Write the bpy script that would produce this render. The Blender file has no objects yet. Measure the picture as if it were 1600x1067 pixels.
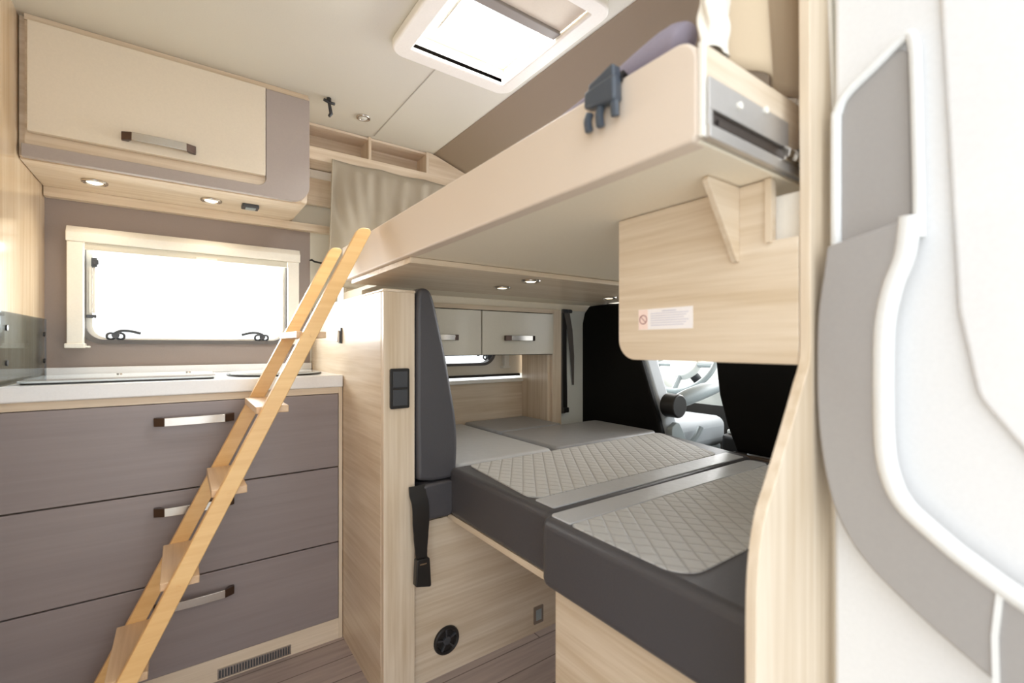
import bpy, bmesh, math, random
from mathutils import Vector, Matrix
random.seed(7)
S = bpy.context.scene
COL = S.collection

# ------------------------------------------------------------ camera, world, exposure
CAM_H = 1.0
FPX = 723.0
YAW = math.atan(517 / 723.0)            # optical axis, measured from +Y towards +X
cd = bpy.data.cameras.new('camera')
cd.sensor_width = 36.0
cd.lens = FPX / 1600 * 36.0
cd.shift_y = 6.5 / 1600
cd.clip_start = 0.02
cd.dof.use_dof = True
cd.dof.focus_distance = 1.7
cd.dof.aperture_fstop = 2.8
cam = bpy.data.objects.new('camera', cd)
cam.location = (0, 0, CAM_H)
cam.rotation_euler = (math.pi / 2, 0, -YAW)
COL.objects.link(cam)
S.camera = cam

W = bpy.data.worlds.new('daylight')
S.world = W
W.use_nodes = True
nt = W.node_tree
bg = nt.nodes['Background']
bg.inputs['Color'].default_value = (0.925, 0.965, 1.0, 1)
bg.inputs['Strength'].default_value = 1.35
def daylight(name, loc, direction, sx, sy, power, col=(1, 1, 1)):
    l = bpy.data.lights.new(name, 'AREA'); l.shape = 'RECTANGLE'; l.size = sx; l.size_y = sy; l.energy = power; l.color = col
    o = bpy.data.objects.new(name, l); COL.objects.link(o); o.location = loc
    o.rotation_euler = Vector(direction).to_track_quat('-Z', 'Y').to_euler(); return o
daylight('hatch_daylight', (.715, 1.08, 2.06), (0, 0, -1), .40, .48, 20)
daylight('window_daylight', (.05, 2.30, 1.25), (0, -1, -.15), .75, .5, 9)
daylight('cab_daylight', (3.25, 1.1, 1.30), (-1, 0, -.25), 1.6, .8, 31)
daylight('driver_window_daylight', (2.3, 2.30, 1.25), (0, -1, -.2), .9, .55, 13)
S.view_settings.view_transform = 'Standard'
S.view_settings.look = 'None'
S.view_settings.exposure = 0.92
S.view_settings.gamma = 1.0
S.view_settings.use_curve_mapping = False
S.cycles.max_bounces = 14
S.cycles.diffuse_bounces = 10
S.cycles.transparent_max_bounces = 16

# ------------------------------------------------------------ materials
def lin(c):
    return tuple(((v / 255) / 12.92 if v / 255 <= .04045 else ((v / 255 + .055) / 1.055) ** 2.4) for v in c) + (1,)

def newmat(name):
    m = bpy.data.materials.new(name)
    m.use_nodes = True
    t = m.node_tree
    return m, t, t.nodes['Principled BSDF']

def plain(name, rgb, rough=.5, metal=0, spec=.5, bump=0, bscale=200, coat=0, var=0):
    m, t, b = newmat(name)
    b.inputs['Base Color'].default_value = lin(rgb)
    b.inputs['Roughness'].default_value = rough
    b.inputs['Metallic'].default_value = metal
    b.inputs['Specular IOR Level'].default_value = spec
    b.inputs['Coat Weight'].default_value = coat
    tc = t.nodes.new('ShaderNodeTexCoord')
    n = t.nodes.new('ShaderNodeTexNoise')
    n.inputs['Scale'].default_value = bscale
    n.inputs['Detail'].default_value = 4
    t.links.new(tc.outputs['Object'], n.inputs['Vector'])
    if bump:
        bp = t.nodes.new('ShaderNodeBump')
        bp.inputs['Strength'].default_value = bump
        bp.inputs['Distance'].default_value = .002
        t.links.new(n.outputs['Fac'], bp.inputs['Height'])
        t.links.new(bp.outputs['Normal'], b.inputs['Normal'])
    mx = t.nodes.new('ShaderNodeMix')
    mx.data_type = 'RGBA'
    v = var if var else .02
    mx.inputs[6].default_value = lin(tuple(c * (1 - v) for c in rgb))
    mx.inputs[7].default_value = lin(tuple(min(255, c * (1 + v)) for c in rgb))
    t.links.new(n.outputs['Fac'], mx.inputs[0])
    t.links.new(mx.outputs[2], b.inputs['Base Color'])
    return m

def wood(name, light, dark, axis, rough=.38, coat=.15, scale=1.0, contrast=1.0):
    """grain running along axis ('x','y','z')"""
    m, t, b = newmat(name)
    tc = t.nodes.new('ShaderNodeTexCoord')
    def stretched(lo, hi):
        mp = t.nodes.new('ShaderNodeMapping')
        s = [hi * scale] * 3
        s['xyz'.index(axis)] = lo * scale
        mp.inputs['Scale'].default_value = s
        t.links.new(tc.outputs['Object'], mp.inputs['Vector'])
        return mp
    n1 = t.nodes.new('ShaderNodeTexNoise'); n1.inputs['Scale'].default_value = 1; n1.inputs['Detail'].default_value = 6
    n1.inputs['Roughness'].default_value = .65
    t.links.new(stretched(2.2, 75).outputs[0], n1.inputs['Vector'])
    n2 = t.nodes.new('ShaderNodeTexNoise'); n2.inputs['Scale'].default_value = 1; n2.inputs['Detail'].default_value = 3
    n2.inputs['Distortion'].default_value = .6
    t.links.new(stretched(1.4, 14).outputs[0], n2.inputs['Vector'])
    ma = t.nodes.new('ShaderNodeMath'); ma.operation = 'MULTIPLY_ADD'
    ma.inputs[1].default_value = .55; 
    t.links.new(n1.outputs['Fac'], ma.inputs[0])
    mb = t.nodes.new('ShaderNodeMath'); mb.operation = 'MULTIPLY'; mb.inputs[1].default_value = .45
    t.links.new(n2.outputs['Fac'], mb.inputs[0]); t.links.new(mb.outputs[0], ma.inputs[2])
    cr = t.nodes.new('ShaderNodeValToRGB')
    cr.color_ramp.elements[0].position = .36; cr.color_ramp.elements[0].color = lin(dark)
    cr.color_ramp.elements[1].position = .62; cr.color_ramp.elements[1].color = lin(light)
    t.links.new(ma.outputs[0], cr.inputs[0])
    t.links.new(cr.outputs[0], b.inputs['Base Color'])
    b.inputs['Roughness'].default_value = rough
    b.inputs['Coat Weight'].default_value = coat
    b.inputs['Coat Roughness'].default_value = .15
    bp = t.nodes.new('ShaderNodeBump'); bp.inputs['Strength'].default_value = .12; bp.inputs['Distance'].default_value = .001
    t.links.new(n1.outputs['Fac'], bp.inputs['Height']); t.links.new(bp.outputs['Normal'], b.inputs['Normal'])
    return m

OAK_L, OAK_D = (230, 215, 194), (204, 183, 154)
M = {}
for ax in 'xyz':
    M['oak' + ax] = wood('oak_' + ax, OAK_L, OAK_D, ax)
M['pale_oakx'] = wood('pale_oak_x', (228, 212, 190), (206, 188, 162), 'x')
M['oak_gloss'] = wood('oak_gloss', (226, 204, 172), (200, 172, 135), 'z', rough=.12, coat=.5)
M['ladder'] = wood('ladder_beech', (240, 200, 138), (226, 180, 118), 'x', rough=.35, coat=.2)
M['ladder_step'] = wood('ladder_tread', (226, 196, 160), (204, 170, 132), 'y', rough=.4)
M['taupe'] = wood('taupe_laminate', (145, 135, 134), (136, 126, 126), 'x', rough=.33, coat=.12)
M['fascia'] = plain('taupe_fascia', (168, 157, 150), .4)
M['wallgrey'] = plain('wall_taupe', (150, 137, 130), .55)
M['cream'] = plain('cream_gloss', (224, 213, 194), .25, coat=.2)
M['cream_door'] = plain('cream_door', (214, 207, 190), .25, coat=.2)
M['ceiling'] = plain('ceiling_vinyl', (212, 208, 194), .6, bump=.1, bscale=300)
M['brown'] = plain('brown_headliner', (152, 136, 116), .85, bump=.2, bscale=500)
M['white'] = plain('white_plastic', (240, 236, 226), .35)
M['worktop'] = plain('worktop_white', (236, 238, 240), .2, coat=.3)
M['padded'] = plain('padded_beige', (222, 207, 191), .5, bump=.15, bscale=600)
M['under'] = plain('underside_white', (240, 231, 212), .5)
M['mattress'] = plain('mattress_mauve', (150, 143, 158), .9, bump=.3, bscale=700)
M['curtain'] = plain('curtain_linen', (168, 158, 140), .9, bump=.3, bscale=900)
M['tan_curtain'] = plain('tan_curtain', (200, 180, 152), .9, bump=.3, bscale=600)
M['fleece'] = plain('white_fleece', (236, 230, 218), .95, bump=1, bscale=120)
M['leather'] = plain('charcoal_leather', (74, 73, 77), .40, bump=.35, bscale=420)
M['leather_glare'] = plain('leather_band_glare', (192, 195, 199), .34, bump=.9, bscale=38)  # grazing glare on the dark leather, painted in as a pale colour
M['leather_dim_glare'] = plain('leather_far_glare', (150, 152, 156), .36, bump=.9, bscale=38)  # dimmer copy of the painted leather glare, for the far cushions
M['seatblack'] = plain('black_seat_shell', (14, 13, 12), .7, spec=.15)
M['seatgrey'] = plain('cab_seat_grey', (168, 174, 178), .6, bump=.2, bscale=400)
M['cabgrey'] = plain('cab_plastic_grey', (160, 170, 172), .4)
M['cabwhite'] = plain('cab_white', (226, 230, 226), .5)
M['chrome'] = plain('brushed_nickel', (200, 194, 186), .25, metal=1)
M['chromedark'] = plain('dark_nickel', (92, 78, 72), .3, metal=.9)
M['steel'] = plain('plate_steel', (198, 196, 194), .38, metal=.8)
M['darkmetal'] = plain('dark_slide', (78, 70, 66), .4, metal=.7)
M['black'] = plain('black_plastic', (34, 32, 31), .4)
M['darkgrey'] = plain('dark_grey_plastic', (66, 68, 72), .35)
M['buckle'] = plain('buckle_plastic', (70, 78, 88), .3)
M['seal'] = plain('rubber_seal', (98, 94, 92), .6)
M['bar'] = plain('blind_bar_grey', (142, 134, 126), .4)
M['seam'] = plain('seam_strip', (176, 172, 160), .6)
M['gap'] = plain('shadow_gap_black', (40, 33, 28), .8)
M['doorwhite'] = plain('door_white', (226, 226, 226), .3, coat=.3)
M['doorgrey'] = plain('door_trim_grey', (160, 156, 153), .45)
M['doorrim'] = plain('door_trim_rim', (228, 229, 228), .45)
M['brown_lino'] = plain('brown_step', (96, 84, 74), .7)
M['label'] = plain('label_white', (246, 242, 242), .5)
M['labelpink'] = plain('label_pink', (250, 226, 216), .5)
M['ink'] = plain('label_ink', (196, 196, 212), .6)
M['red'] = plain('label_red', (160, 110, 112), .6)
M['ground'] = plain('pale_ground', (196, 195, 190), .9, bscale=20, var=.06)

def glass_mat(name, rgb, alpha, rough=.05):
    m, t, b = newmat(name)
    tr = t.nodes.new('ShaderNodeBsdfTransparent'); tr.inputs[0].default_value = lin(rgb)
    gl = t.nodes.new('ShaderNodeBsdfGlossy'); gl.inputs['Roughness'].default_value = rough
    mx = t.nodes.new('ShaderNodeMixShader'); mx.inputs[0].default_value = alpha
    t.links.new(tr.outputs[0], mx.inputs[1]); t.links.new(gl.outputs[0], mx.inputs[2])
    t.links.new(mx.outputs[0], t.nodes['Material Output'].inputs[0])
    return m
M['pane'] = glass_mat('window_acrylic', (250, 252, 252), .05)
M['smoke'] = glass_mat('smoked_glass', (222, 227, 231), .13, .03)
M['lidglass'] = plain('lid_glass', (206, 214, 216), .08, coat=.6)

def emit(name, rgb, s):
    m, t, b = newmat(name)
    b.inputs['Base Color'].default_value = lin(rgb)
    b.inputs['Emission Color'].default_value = lin(rgb)
    b.inputs['Emission Strength'].default_value = s
    return m
M['lamp'] = emit('lamp_lens', (255, 236, 200), 2.2)
M['lamp_off'] = plain('lamp_lens_off', (225, 225, 215), .2)

def quilt_mat():
    m, t, b = newmat('quilted_fabric')
    tc = t.nodes.new('ShaderNodeTexCoord')
    sp = t.nodes.new('ShaderNodeSeparateXYZ')
    t.links.new(tc.outputs['Object'], sp.inputs[0])
    def math(op, a, bb=None):
        n = t.nodes.new('ShaderNodeMath'); n.operation = op
        for i, v in enumerate((a, bb)):
            if v is None: continue
            if isinstance(v, (int, float)): n.inputs[i].default_value = v
            else: t.links.new(v, n.inputs[i])
        return n.outputs[0]
    def family(ax, ay, period):
        s = math('ADD', math('MULTIPLY', sp.outputs[0], ax), math('MULTIPLY', sp.outputs[1], ay))
        s = math('DIVIDE', s, period)
        fr = math('FRACT', s)
        d = math('ABSOLUTE', math('SUBTRACT', fr, .5))      # .5 on the line, 0 in the middle
        return math('MULTIPLY', d, 2.0)
    p = .033
    a1 = family(.80, .60, p); a2 = family(.80, -.60, p)
    mxd = math('MAXIMUM', a1, a2)
    line = math('POWER', mxd, 14.0)
    puff = math('SUBTRACT', 1.0, math('POWER', mxd, 5.0))
    nz = t.nodes.new('ShaderNodeTexNoise'); nz.inputs['Scale'].default_value = 900
    t.links.new(tc.outputs['Object'], nz.inputs['Vector'])
    h = math('ADD', puff, math('MULTIPLY', nz.outputs['Fac'], .15))
    bp = t.nodes.new('ShaderNodeBump'); bp.inputs['Strength'].default_value = .8; bp.inputs['Distance'].default_value = .003
    t.links.new(h, bp.inputs['Height']); t.links.new(bp.outputs[0], b.inputs['Normal'])
    mx = t.nodes.new('ShaderNodeMix'); mx.data_type = 'RGBA'
    mx.inputs[6].default_value = lin((190, 191, 190)); mx.inputs[7].default_value = lin((158, 158, 158))
    t.links.new(line, mx.inputs[0]); t.links.new(mx.outputs[2], b.inputs['Base Color'])
    b.inputs['Roughness'].default_value = .55
    b.inputs['Sheen Weight'].default_value = .2
    return m
M['quilt'] = quilt_mat()

def floor_mat():
    m, t, b = newmat('plank_floor')
    tc = t.nodes.new('ShaderNodeTexCoord')
    br = t.nodes.new('ShaderNodeTexBrick')
    br.inputs['Scale'].default_value = 1
    br.inputs['Brick Width'].default_value = 60.0
    br.inputs['Row Height'].default_value = .095
    br.inputs['Mortar Size'].default_value = .0022
    br.inputs['Mortar Smooth'].default_value = .3
    br.inputs['Color1'].default_value = lin((176, 162, 156)); br.inputs['Color2'].default_value = lin((166, 152, 147))
    br.inputs['Mortar'].default_value = lin((112, 100, 96))
    t.links.new(tc.outputs['Object'], br.inputs['Vector'])
    mp = t.nodes.new('ShaderNodeMapping'); mp.inputs['Scale'].default_value = (4, 60, 1)
    t.links.new(tc.outputs['Object'], mp.inputs[0])
    nz = t.nodes.new('ShaderNodeTexNoise'); nz.inputs['Scale'].default_value = 1; nz.inputs['Detail'].default_value = 5
    t.links.new(mp.outputs[0], nz.inputs[0])
    mx = t.nodes.new('ShaderNodeMix'); mx.data_type = 'RGBA'; mx.blend_type = 'OVERLAY'; mx.inputs[0].default_value = .35
    t.links.new(br.outputs[0], mx.inputs[6]); t.links.new(nz.outputs['Fac'], mx.inputs[7])
    t.links.new(mx.outputs[2], b.inputs['Base Color'])
    b.inputs['Roughness'].default_value = .5
    return m
M['floor'] = floor_mat()

# ------------------------------------------------------------ mesh helpers
WL = {}                                   # world location of every root/part

class MB:
    def __init__(s, *mats):
        s.v = []; s.f = []; s.m = []; s.mats = [M[x] for x in mats] or [M['white']]; s.mi = 0
    def use(s, i): s.mi = i; return s
    def add(s, vs, fs):
        o = len(s.v); s.v += [tuple(p) for p in vs]
        for f in fs: s.f.append([o + i for i in f]); s.m.append(s.mi)
        return s
    def box(s, x0, x1, y0, y1, z0, z1):
        return s.add([(x0, y0, z0), (x1, y0, z0), (x1, y1, z0), (x0, y1, z0), (x0, y0, z1), (x1, y0, z1), (x1, y1, z1), (x0, y1, z1)],
                     [(0, 3, 2, 1), (4, 5, 6, 7), (0, 1, 5, 4), (1, 2, 6, 5), (2, 3, 7, 6), (3, 0, 4, 7)])
    def prism(s, ax, pts, a, b):
        n = len(pts)
        def P(p, w):
            return {'x': (w, p[0], p[1]), 'y': (p[0], w, p[1]), 'z': (p[0], p[1], w)}[ax]
        return s.add([P(p, a) for p in pts] + [P(p, b) for p in pts],
                     [list(range(n))[::-1], list(range(n, 2 * n))] + [(i, (i + 1) % n, n + (i + 1) % n, n + i) for i in range(n)])
    def ring(s, ax, out, inn, a, b):
        n = len(out)
        def P(p, w):
            return {'x': (w, p[0], p[1]), 'y': (p[0], w, p[1]), 'z': (p[0], p[1], w)}[ax]
        vs = [P(p, a) for p in out] + [P(p, a) for p in inn] + [P(p, b) for p in out] + [P(p, b) for p in inn]
        fs = []
        for i in range(n):
            j = (i + 1) % n
            fs += [(i, j, n + j, n + i), (2 * n + i, 3 * n + i, 3 * n + j, 2 * n + j), (i, 2 * n + i, 2 * n + j, j), (n + i, n + j, 3 * n + j, 3 * n + i)]
        return s.add(vs, fs)
    def cyl(s, c, d, r, h, n=24, r2=None):
        """cylinder/cone from c along d (unit-ish vector), length h"""
        d = Vector(d).normalized(); u = d.orthogonal().normalized(); w = d.cross(u); c = Vector(c)
        r2 = r if r2 is None else r2
        vs = []
        for (q, rr) in ((c, r), (c + d * h, r2)):
            for i in range(n):
                t = 2 * math.pi * i / n
                vs.append(q + u * math.cos(t) * rr + w * math.sin(t) * rr)
        return s.add(vs, [list(range(n))[::-1], list(range(n, 2 * n))] + [(i, (i + 1) % n, n + (i + 1) % n, n + i) for i in range(n)])
    def torus(s, c, d, R, r, n=32, k=10, squash=1.0):
        d = Vector(d).normalized(); u = d.orthogonal().normalized(); w = d.cross(u); c = Vector(c); vs = []; fs = []
        for i in range(n):
            t = 2 * math.pi * i / n; e = u * math.cos(t) + w * math.sin(t)
            for j in range(k):
                q = 2 * math.pi * j / k
                vs.append(c + e * (R + r * math.cos(q)) + d * r * math.sin(q) * squash)
        for i in range(n):
            for j in range(k):
                fs.append((i * k + j, ((i + 1) % n) * k + j, ((i + 1) % n) * k + (j + 1) % k, i * k + (j + 1) % k))
        return s.add(vs, fs)
    def tube(s, pts, r, k=10):
        pts = [Vector(p) for p in pts]; vs = []; fs = []; rs = r if isinstance(r, (list, tuple)) else [r] * len(pts)
        ref = None
        for i, p in enumerate(pts):
            d = (pts[min(i + 1, len(pts) - 1)] - pts[max(i - 1, 0)]).normalized()
            if ref is None: ref = d.orthogonal().normalized()
            u = (ref - d * ref.dot(d)).normalized(); ref = u; w = d.cross(u)
            for j in range(k):
                q = 2 * math.pi * j / k
                vs.append(p + (u * math.cos(q) + w * math.sin(q)) * rs[i])
        for i in range(len(pts) - 1):
            for j in range(k):
                fs.append((i * k + j, i * k + (j + 1) % k, (i + 1) * k + (j + 1) % k, (i + 1) * k + j))
        fs.append(list(range(k))[::-1]); fs.append([(len(pts) - 1) * k + j for j in range(k)])
        return s.add(vs, fs)
    def strap(s, pts, w, t, wdir):
        """flat band following pts; w width along wdir, t thickness"""
        pts = [Vector(p) for p in pts]; wd = Vector(wdir).normalized(); vs = []; fs = []
        for i, p in enumerate(pts):
            d = (pts[min(i + 1, len(pts) - 1)] - pts[max(i - 1, 0)]).normalized(); nn = d.cross(wd).normalized()
            ww = w[min(len(w) - 1, round(i * (len(w) - 1) / (len(pts) - 1)))] if isinstance(w, (list, tuple)) else w
            vs += [p - wd * ww / 2 - nn * t / 2, p + wd * ww / 2 - nn * t / 2, p + wd * ww / 2 + nn * t / 2, p - wd * ww / 2 + nn * t / 2]
        for i in range(len(pts) - 1):
            for j in range(4):
                fs.append((i * 4 + j, i * 4 + (j + 1) % 4, (i + 1) * 4 + (j + 1) % 4, (i + 1) * 4 + j))
        k = (len(pts) - 1) * 4
        fs += [(3, 2, 1, 0), (k, k + 1, k + 2, k + 3)]
        return s.add(vs, fs)
    def grid(s, fn, nu, nv, thick=None):
        """fn(u,v)->point"""
        vs = [fn(i / nu, j / nv) for j in range(nv + 1) for i in range(nu + 1)]
        fs = [(j * (nu + 1) + i, j * (nu + 1) + i + 1, (j + 1) * (nu + 1) + i + 1, (j + 1) * (nu + 1) + i) for j in range(nv) for i in range(nu)]
        return s.add(vs, fs)
    def build(s, name, parent=None, bevel=0, seg=3, solid=0, sub=0, angle=35):
        vs = [Vector(p) for p in s.v]
        if parent is not None: org = WL[parent.name]
        else:
            lo = [min(p[i] for p in vs) for i in range(3)]; hi = [max(p[i] for p in vs) for i in range(3)]
            org = Vector(((lo[0] + hi[0]) / 2, (lo[1] + hi[1]) / 2, lo[2]))
        me = bpy.data.meshes.new(name)
        me.from_pydata([tuple(p - org) for p in vs], [], s.f)
        for m in s.mats: me.materials.append(m)
        me.polygons.foreach_set('material_index', s.m)
        bm = bmesh.new(); bm.from_mesh(me); bmesh.ops.recalc_face_normals(bm, faces=bm.faces); bm.to_mesh(me); bm.free()
        me.polygons.foreach_set('use_smooth', [True] * len(me.polygons))
        me.set_sharp_from_angle(angle=math.radians(angle))
        o = bpy.data.objects.new(name, me); COL.objects.link(o)
        if parent is not None: o.parent = parent
        else: o.location = org
        WL[o.name] = org
        if solid:
            q = o.modifiers.new('solid', 'SOLIDIFY'); q.thickness = solid; q.offset = 0
        if bevel:
            q = o.modifiers.new('bevel', 'BEVEL'); q.width = bevel; q.segments = seg; q.limit_method = 'ANGLE'; q.angle_limit = math.radians(40)
            q.harden_normals = False
        if sub:
            q = o.modifiers.new('sub', 'SUBSURF'); q.levels = sub; q.render_levels = sub
        return o

def thing(name, label, cat, loc, group=None):
    o = bpy.data.objects.new(name, None); o.empty_display_size = .05
    o.location = loc; COL.objects.link(o); WL[o.name] = Vector(loc)
    o['label'] = label; o['category'] = cat
    if group: o['group'] = group
    return o
def tag(o, label, cat, group=None):
    o['label'] = label; o['category'] = cat
    if group: o['group'] = group
    return o
def struct(o):
    o['kind'] = 'structure'; return o
def sempty(name, loc):
    o = bpy.data.objects.new(name, None); o.empty_display_size = .05; o.location = loc; COL.objects.link(o); WL[o.name] = Vector(loc)
    o['kind'] = 'structure'; return o
def part(o, label):
    o['label'] = label; return o

def rp(pts, r, n=8):
    """polygon with rounded corners; r = number or list (0 keeps the corner)"""
    out = []; k = len(pts)
    for i in range(k):
        rr = r[i] if isinstance(r, (list, tuple)) else r
        p = Vector(pts[i]); a = Vector(pts[i - 1]); b = Vector(pts[(i + 1) % k])
        if rr <= 0: out.append(tuple(p)); continue
        da = (a - p).normalized(); db = (b - p).normalized()
        ang = da.angle(db); tl = rr / math.tan(ang / 2)
        c = p + (da + db).normalized() * (rr / math.sin(ang / 2))
        s0 = p + da * tl; s1 = p + db * tl
        a0 = math.atan2(s0.y - c.y, s0.x - c.x); a1 = math.atan2(s1.y - c.y, s1.x - c.x)
        dd = (a1 - a0 + math.pi) % (2 * math.pi) - math.pi
        for j in range(n + 1):
            t = a0 + dd * j / n
            out.append((c.x + rr * math.cos(t), c.y + rr * math.sin(t)))
    return out
def rect(a0, a1, b0, b1): return [(a0, b0), (a1, b0), (a1, b1), (a0, b1)]
def smooth_path(pts, n=6):
    out = []
    for i in range(len(pts) - 1):
        p0 = Vector(pts[max(i - 1, 0)]); p1 = Vector(pts[i]); p2 = Vector(pts[i + 1]); p3 = Vector(pts[min(i + 2, len(pts) - 1)])
        for j in range(n):
            t = j / n
            out.append(tuple(.5 * ((2 * p1) + (-p0 + p2) * t + (2 * p0 - 5 * p1 + 4 * p2 - p3) * t * t + (-p0 + 3 * p1 - 3 * p2 + p3) * t ** 3)))
    out.append(tuple(pts[-1])); return out

def handle(name, parent, x0, x1, z, y, r=.010, ends=True, ydir=-1):
    """bow handle on a front facing -Y"""
    m = MB('chrome', 'chromedark'); h = .0118; d = .025
    m.use(0)
    n = 10; pts = []
    e = .024
    for i in range(n + 1):
        t = i / n; x = x0 + e + (x1 - x0 - 2 * e) * t
        pts.append((x, y - d - .003 * math.sin(math.pi * t), z))
    m.prism('z', [(q[0], q[1]) for q in pts] + [(q[0], q[1] + .006) for q in pts[::-1]], z - h, z + h)
    m.use(1)
    for xa, xb in ((x0, x0 + e), (x1, x1 - e)):
        m.prism('z', [(xa, y), (xa, y - .012), (xb, y - d), (xb, y - d + .008), (xa + (xb - xa) * .6, y)], z - h, z + h)
    return m.build(name, parent, bevel=.001, seg=2)

def spot_light(parent, loc, power, name='bulb', col=(1, .86, .66), size=.02, ang=130, d=(0, 0, -1)):
    l = bpy.data.lights.new(name, 'SPOT'); l.energy = power; l.color = col; l.spot_size = math.radians(ang); l.spot_blend = .8; l.shadow_soft_size = size
    o = bpy.data.objects.new(name, l); COL.objects.link(o); o.location = Vector(loc) - WL[parent.name]; o.parent = parent
    o.rotation_euler = Vector(d).to_track_quat('-Z', 'Y').to_euler()
    return o

def downlight(x, y, z, label, lit=True, r=.028, group=None, power=1.2):
    t = thing('downlight', label, 'ceiling light', (x, y, z), group)
    m = MB('chrome'); m.torus((x, y, z - .002), (0, 0, 1), r, .005, 32, 8); m.cyl((x, y, z - .0005), (0, 0, -1), r, .003, 32)
    m.build('trim_ring', t)
    m = MB('lamp' if lit else 'lamp_off'); m.cyl((x, y, z - .0035), (0, 0, -1), r * .72, .003, 24, r * .5); m.build('lens', t)
    if lit: spot_light(t, (x, y, z - .012), power)
    return t

# ============================================================ THE SHELL
# outside ground under the open side door
struct(MB('ground').box(-5, 6, -5, 7, -.46, -.42).build('ground'))
# floor
struct(MB('floor').box(-1.0, 3.0, .12, 2.16, -.03, 0).build('floor'))
# far side wall (behind kitchen) with the window opening
WX0, WX1, WZ0, WZ1 = -.272, .362, 1.010, 1.388
def wall_with_hole(name, mat, x0, x1, y0, y1, z0, z1, hx0, hx1, hz0, hz1, r=.05):
    hole = rp(rect(hx0, hx1, hz0, hz1), r, 8)
    cx, cz = (hx0 + hx1) / 2, (hz0 + hz1) / 2
    out = []
    for (px, pz) in hole:                         # push each hole point out to the rectangle
        dx, dz = px - cx, pz - cz
        sx = ((x1 - cx) if dx > 0 else (x0 - cx)) / dx if abs(dx) > 1e-6 else 1e9
        sz = ((z1 - cz) if dz > 0 else (z0 - cz)) / dz if abs(dz) > 1e-6 else 1e9
        s = min(abs(sx), abs(sz)); out.append((cx + dx * s, cz + dz * s))
    # corners: snap the point of each corner arc nearest the rectangle corner
    for c in rect(x0, x1, z0, z1):
        k = min(range(len(out)), key=lambda i: (out[i][0] - c[0]) ** 2 + (out[i][1] - c[1]) ** 2); out[k] = c
    return MB(mat).ring('y', out, hole, y0, y1).build(name)
struct(wall_with_hole('wall_left', 'wallgrey', -.37, .446, 2.1, 2.14, .86, 1.50, WX0, WX1, WZ0, WZ1))
struct(MB('ceiling').box(.446, .56, 2.1, 2.14, 0, 1.95).build('wall_left_light_panel'))
struct(MB('ceiling').box(-.37, .446, 2.1, 2.14, 1.50, 1.95).build('wall_left_upper'))
struct(MB('oakx').box(-.37, .446, 2.1, 2.14, 0, .86).build('wall_left_lower'))
# dinette part of the far side wall
struct(wall_with_hole('wall_left_dinette', 'cream', .56, 1.50, 1.972, 2.01, .855, 1.5, .72, 1.30, .905, 1.30, .07))
struct(MB('oakx').box(.56, 1.50, 1.955, 1.99, 0, .815).build('wall_left_dinette_panel'))
struct(MB('white').box(.56, 1.455, 1.93, 1.97, .815, .832).build('trim_1', bevel=.004))
struct(MB('gap').box(.56, 1.455, 1.962, 1.974, .843, .855).build('trim_2'))
struct(MB('ceiling').box(.56, 1.50, 2.10, 2.14, 1.3, 1.95).build('wall_left_forward'))
struct(MB('cabwhite').box(1.50, 3.0, 2.02, 2.06, -.03, .92).build('wall_left_cab'))
struct(MB('brown').box(1.50, 3.0, 2.02, 2.06, 1.55, 1.95).build('wall_left_cab_upper'))
# rear (bathroom) wall on the left of the picture
struct(MB('oak_gloss').box(-.40, -.36, .14, 2.14, 0, 1.95).build('wall_rear'))
# ceiling with the hatch opening
hx0, hx1, hy0, hy1 = .545, .885, .87, 1.285
def rect_ring(ax, o, i, a, b, *mats):
    return MB(*mats).ring(ax, o, i, a, b)
c = rect_ring('z', rect(-1.0, .965, .20, 2.14), rect(hx0, hx1, hy0, hy1), 1.90, 1.94, 'ceiling').build('ceiling'); struct(c)
struct(MB('seam').box(.672, .675, 1.36, 1.96, 1.8985, 1.9005).build('trim_3'))
# brown sloped headliner towards the cab
struct(MB('brown').prism('y', [(.965, 1.898), (1.9, 1.62), (3.0, 1.55), (3.0, 1.60), (1.9, 1.68), (.965, 1.94)], .20, 2.06).build('ceiling_headliner'))
# near side wall forward of the door opening
struct(MB('ceiling').box(.77, 1.75, .20, .235, 0, 1.9).build('wall_right'))
struct(MB('cabwhite').box(1.75, 3.0, .20, .235, -.03, .92).build('wall_right_cab'))
struct(MB('doorwhite').box(-1.0, .77, .13, .2, 1.86, 1.98).build('wall_right_header'))
struct(MB('cabwhite').box(2.9, 3.0, .235, 2.02, -.03, .80).build('wall_front'))

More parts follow.
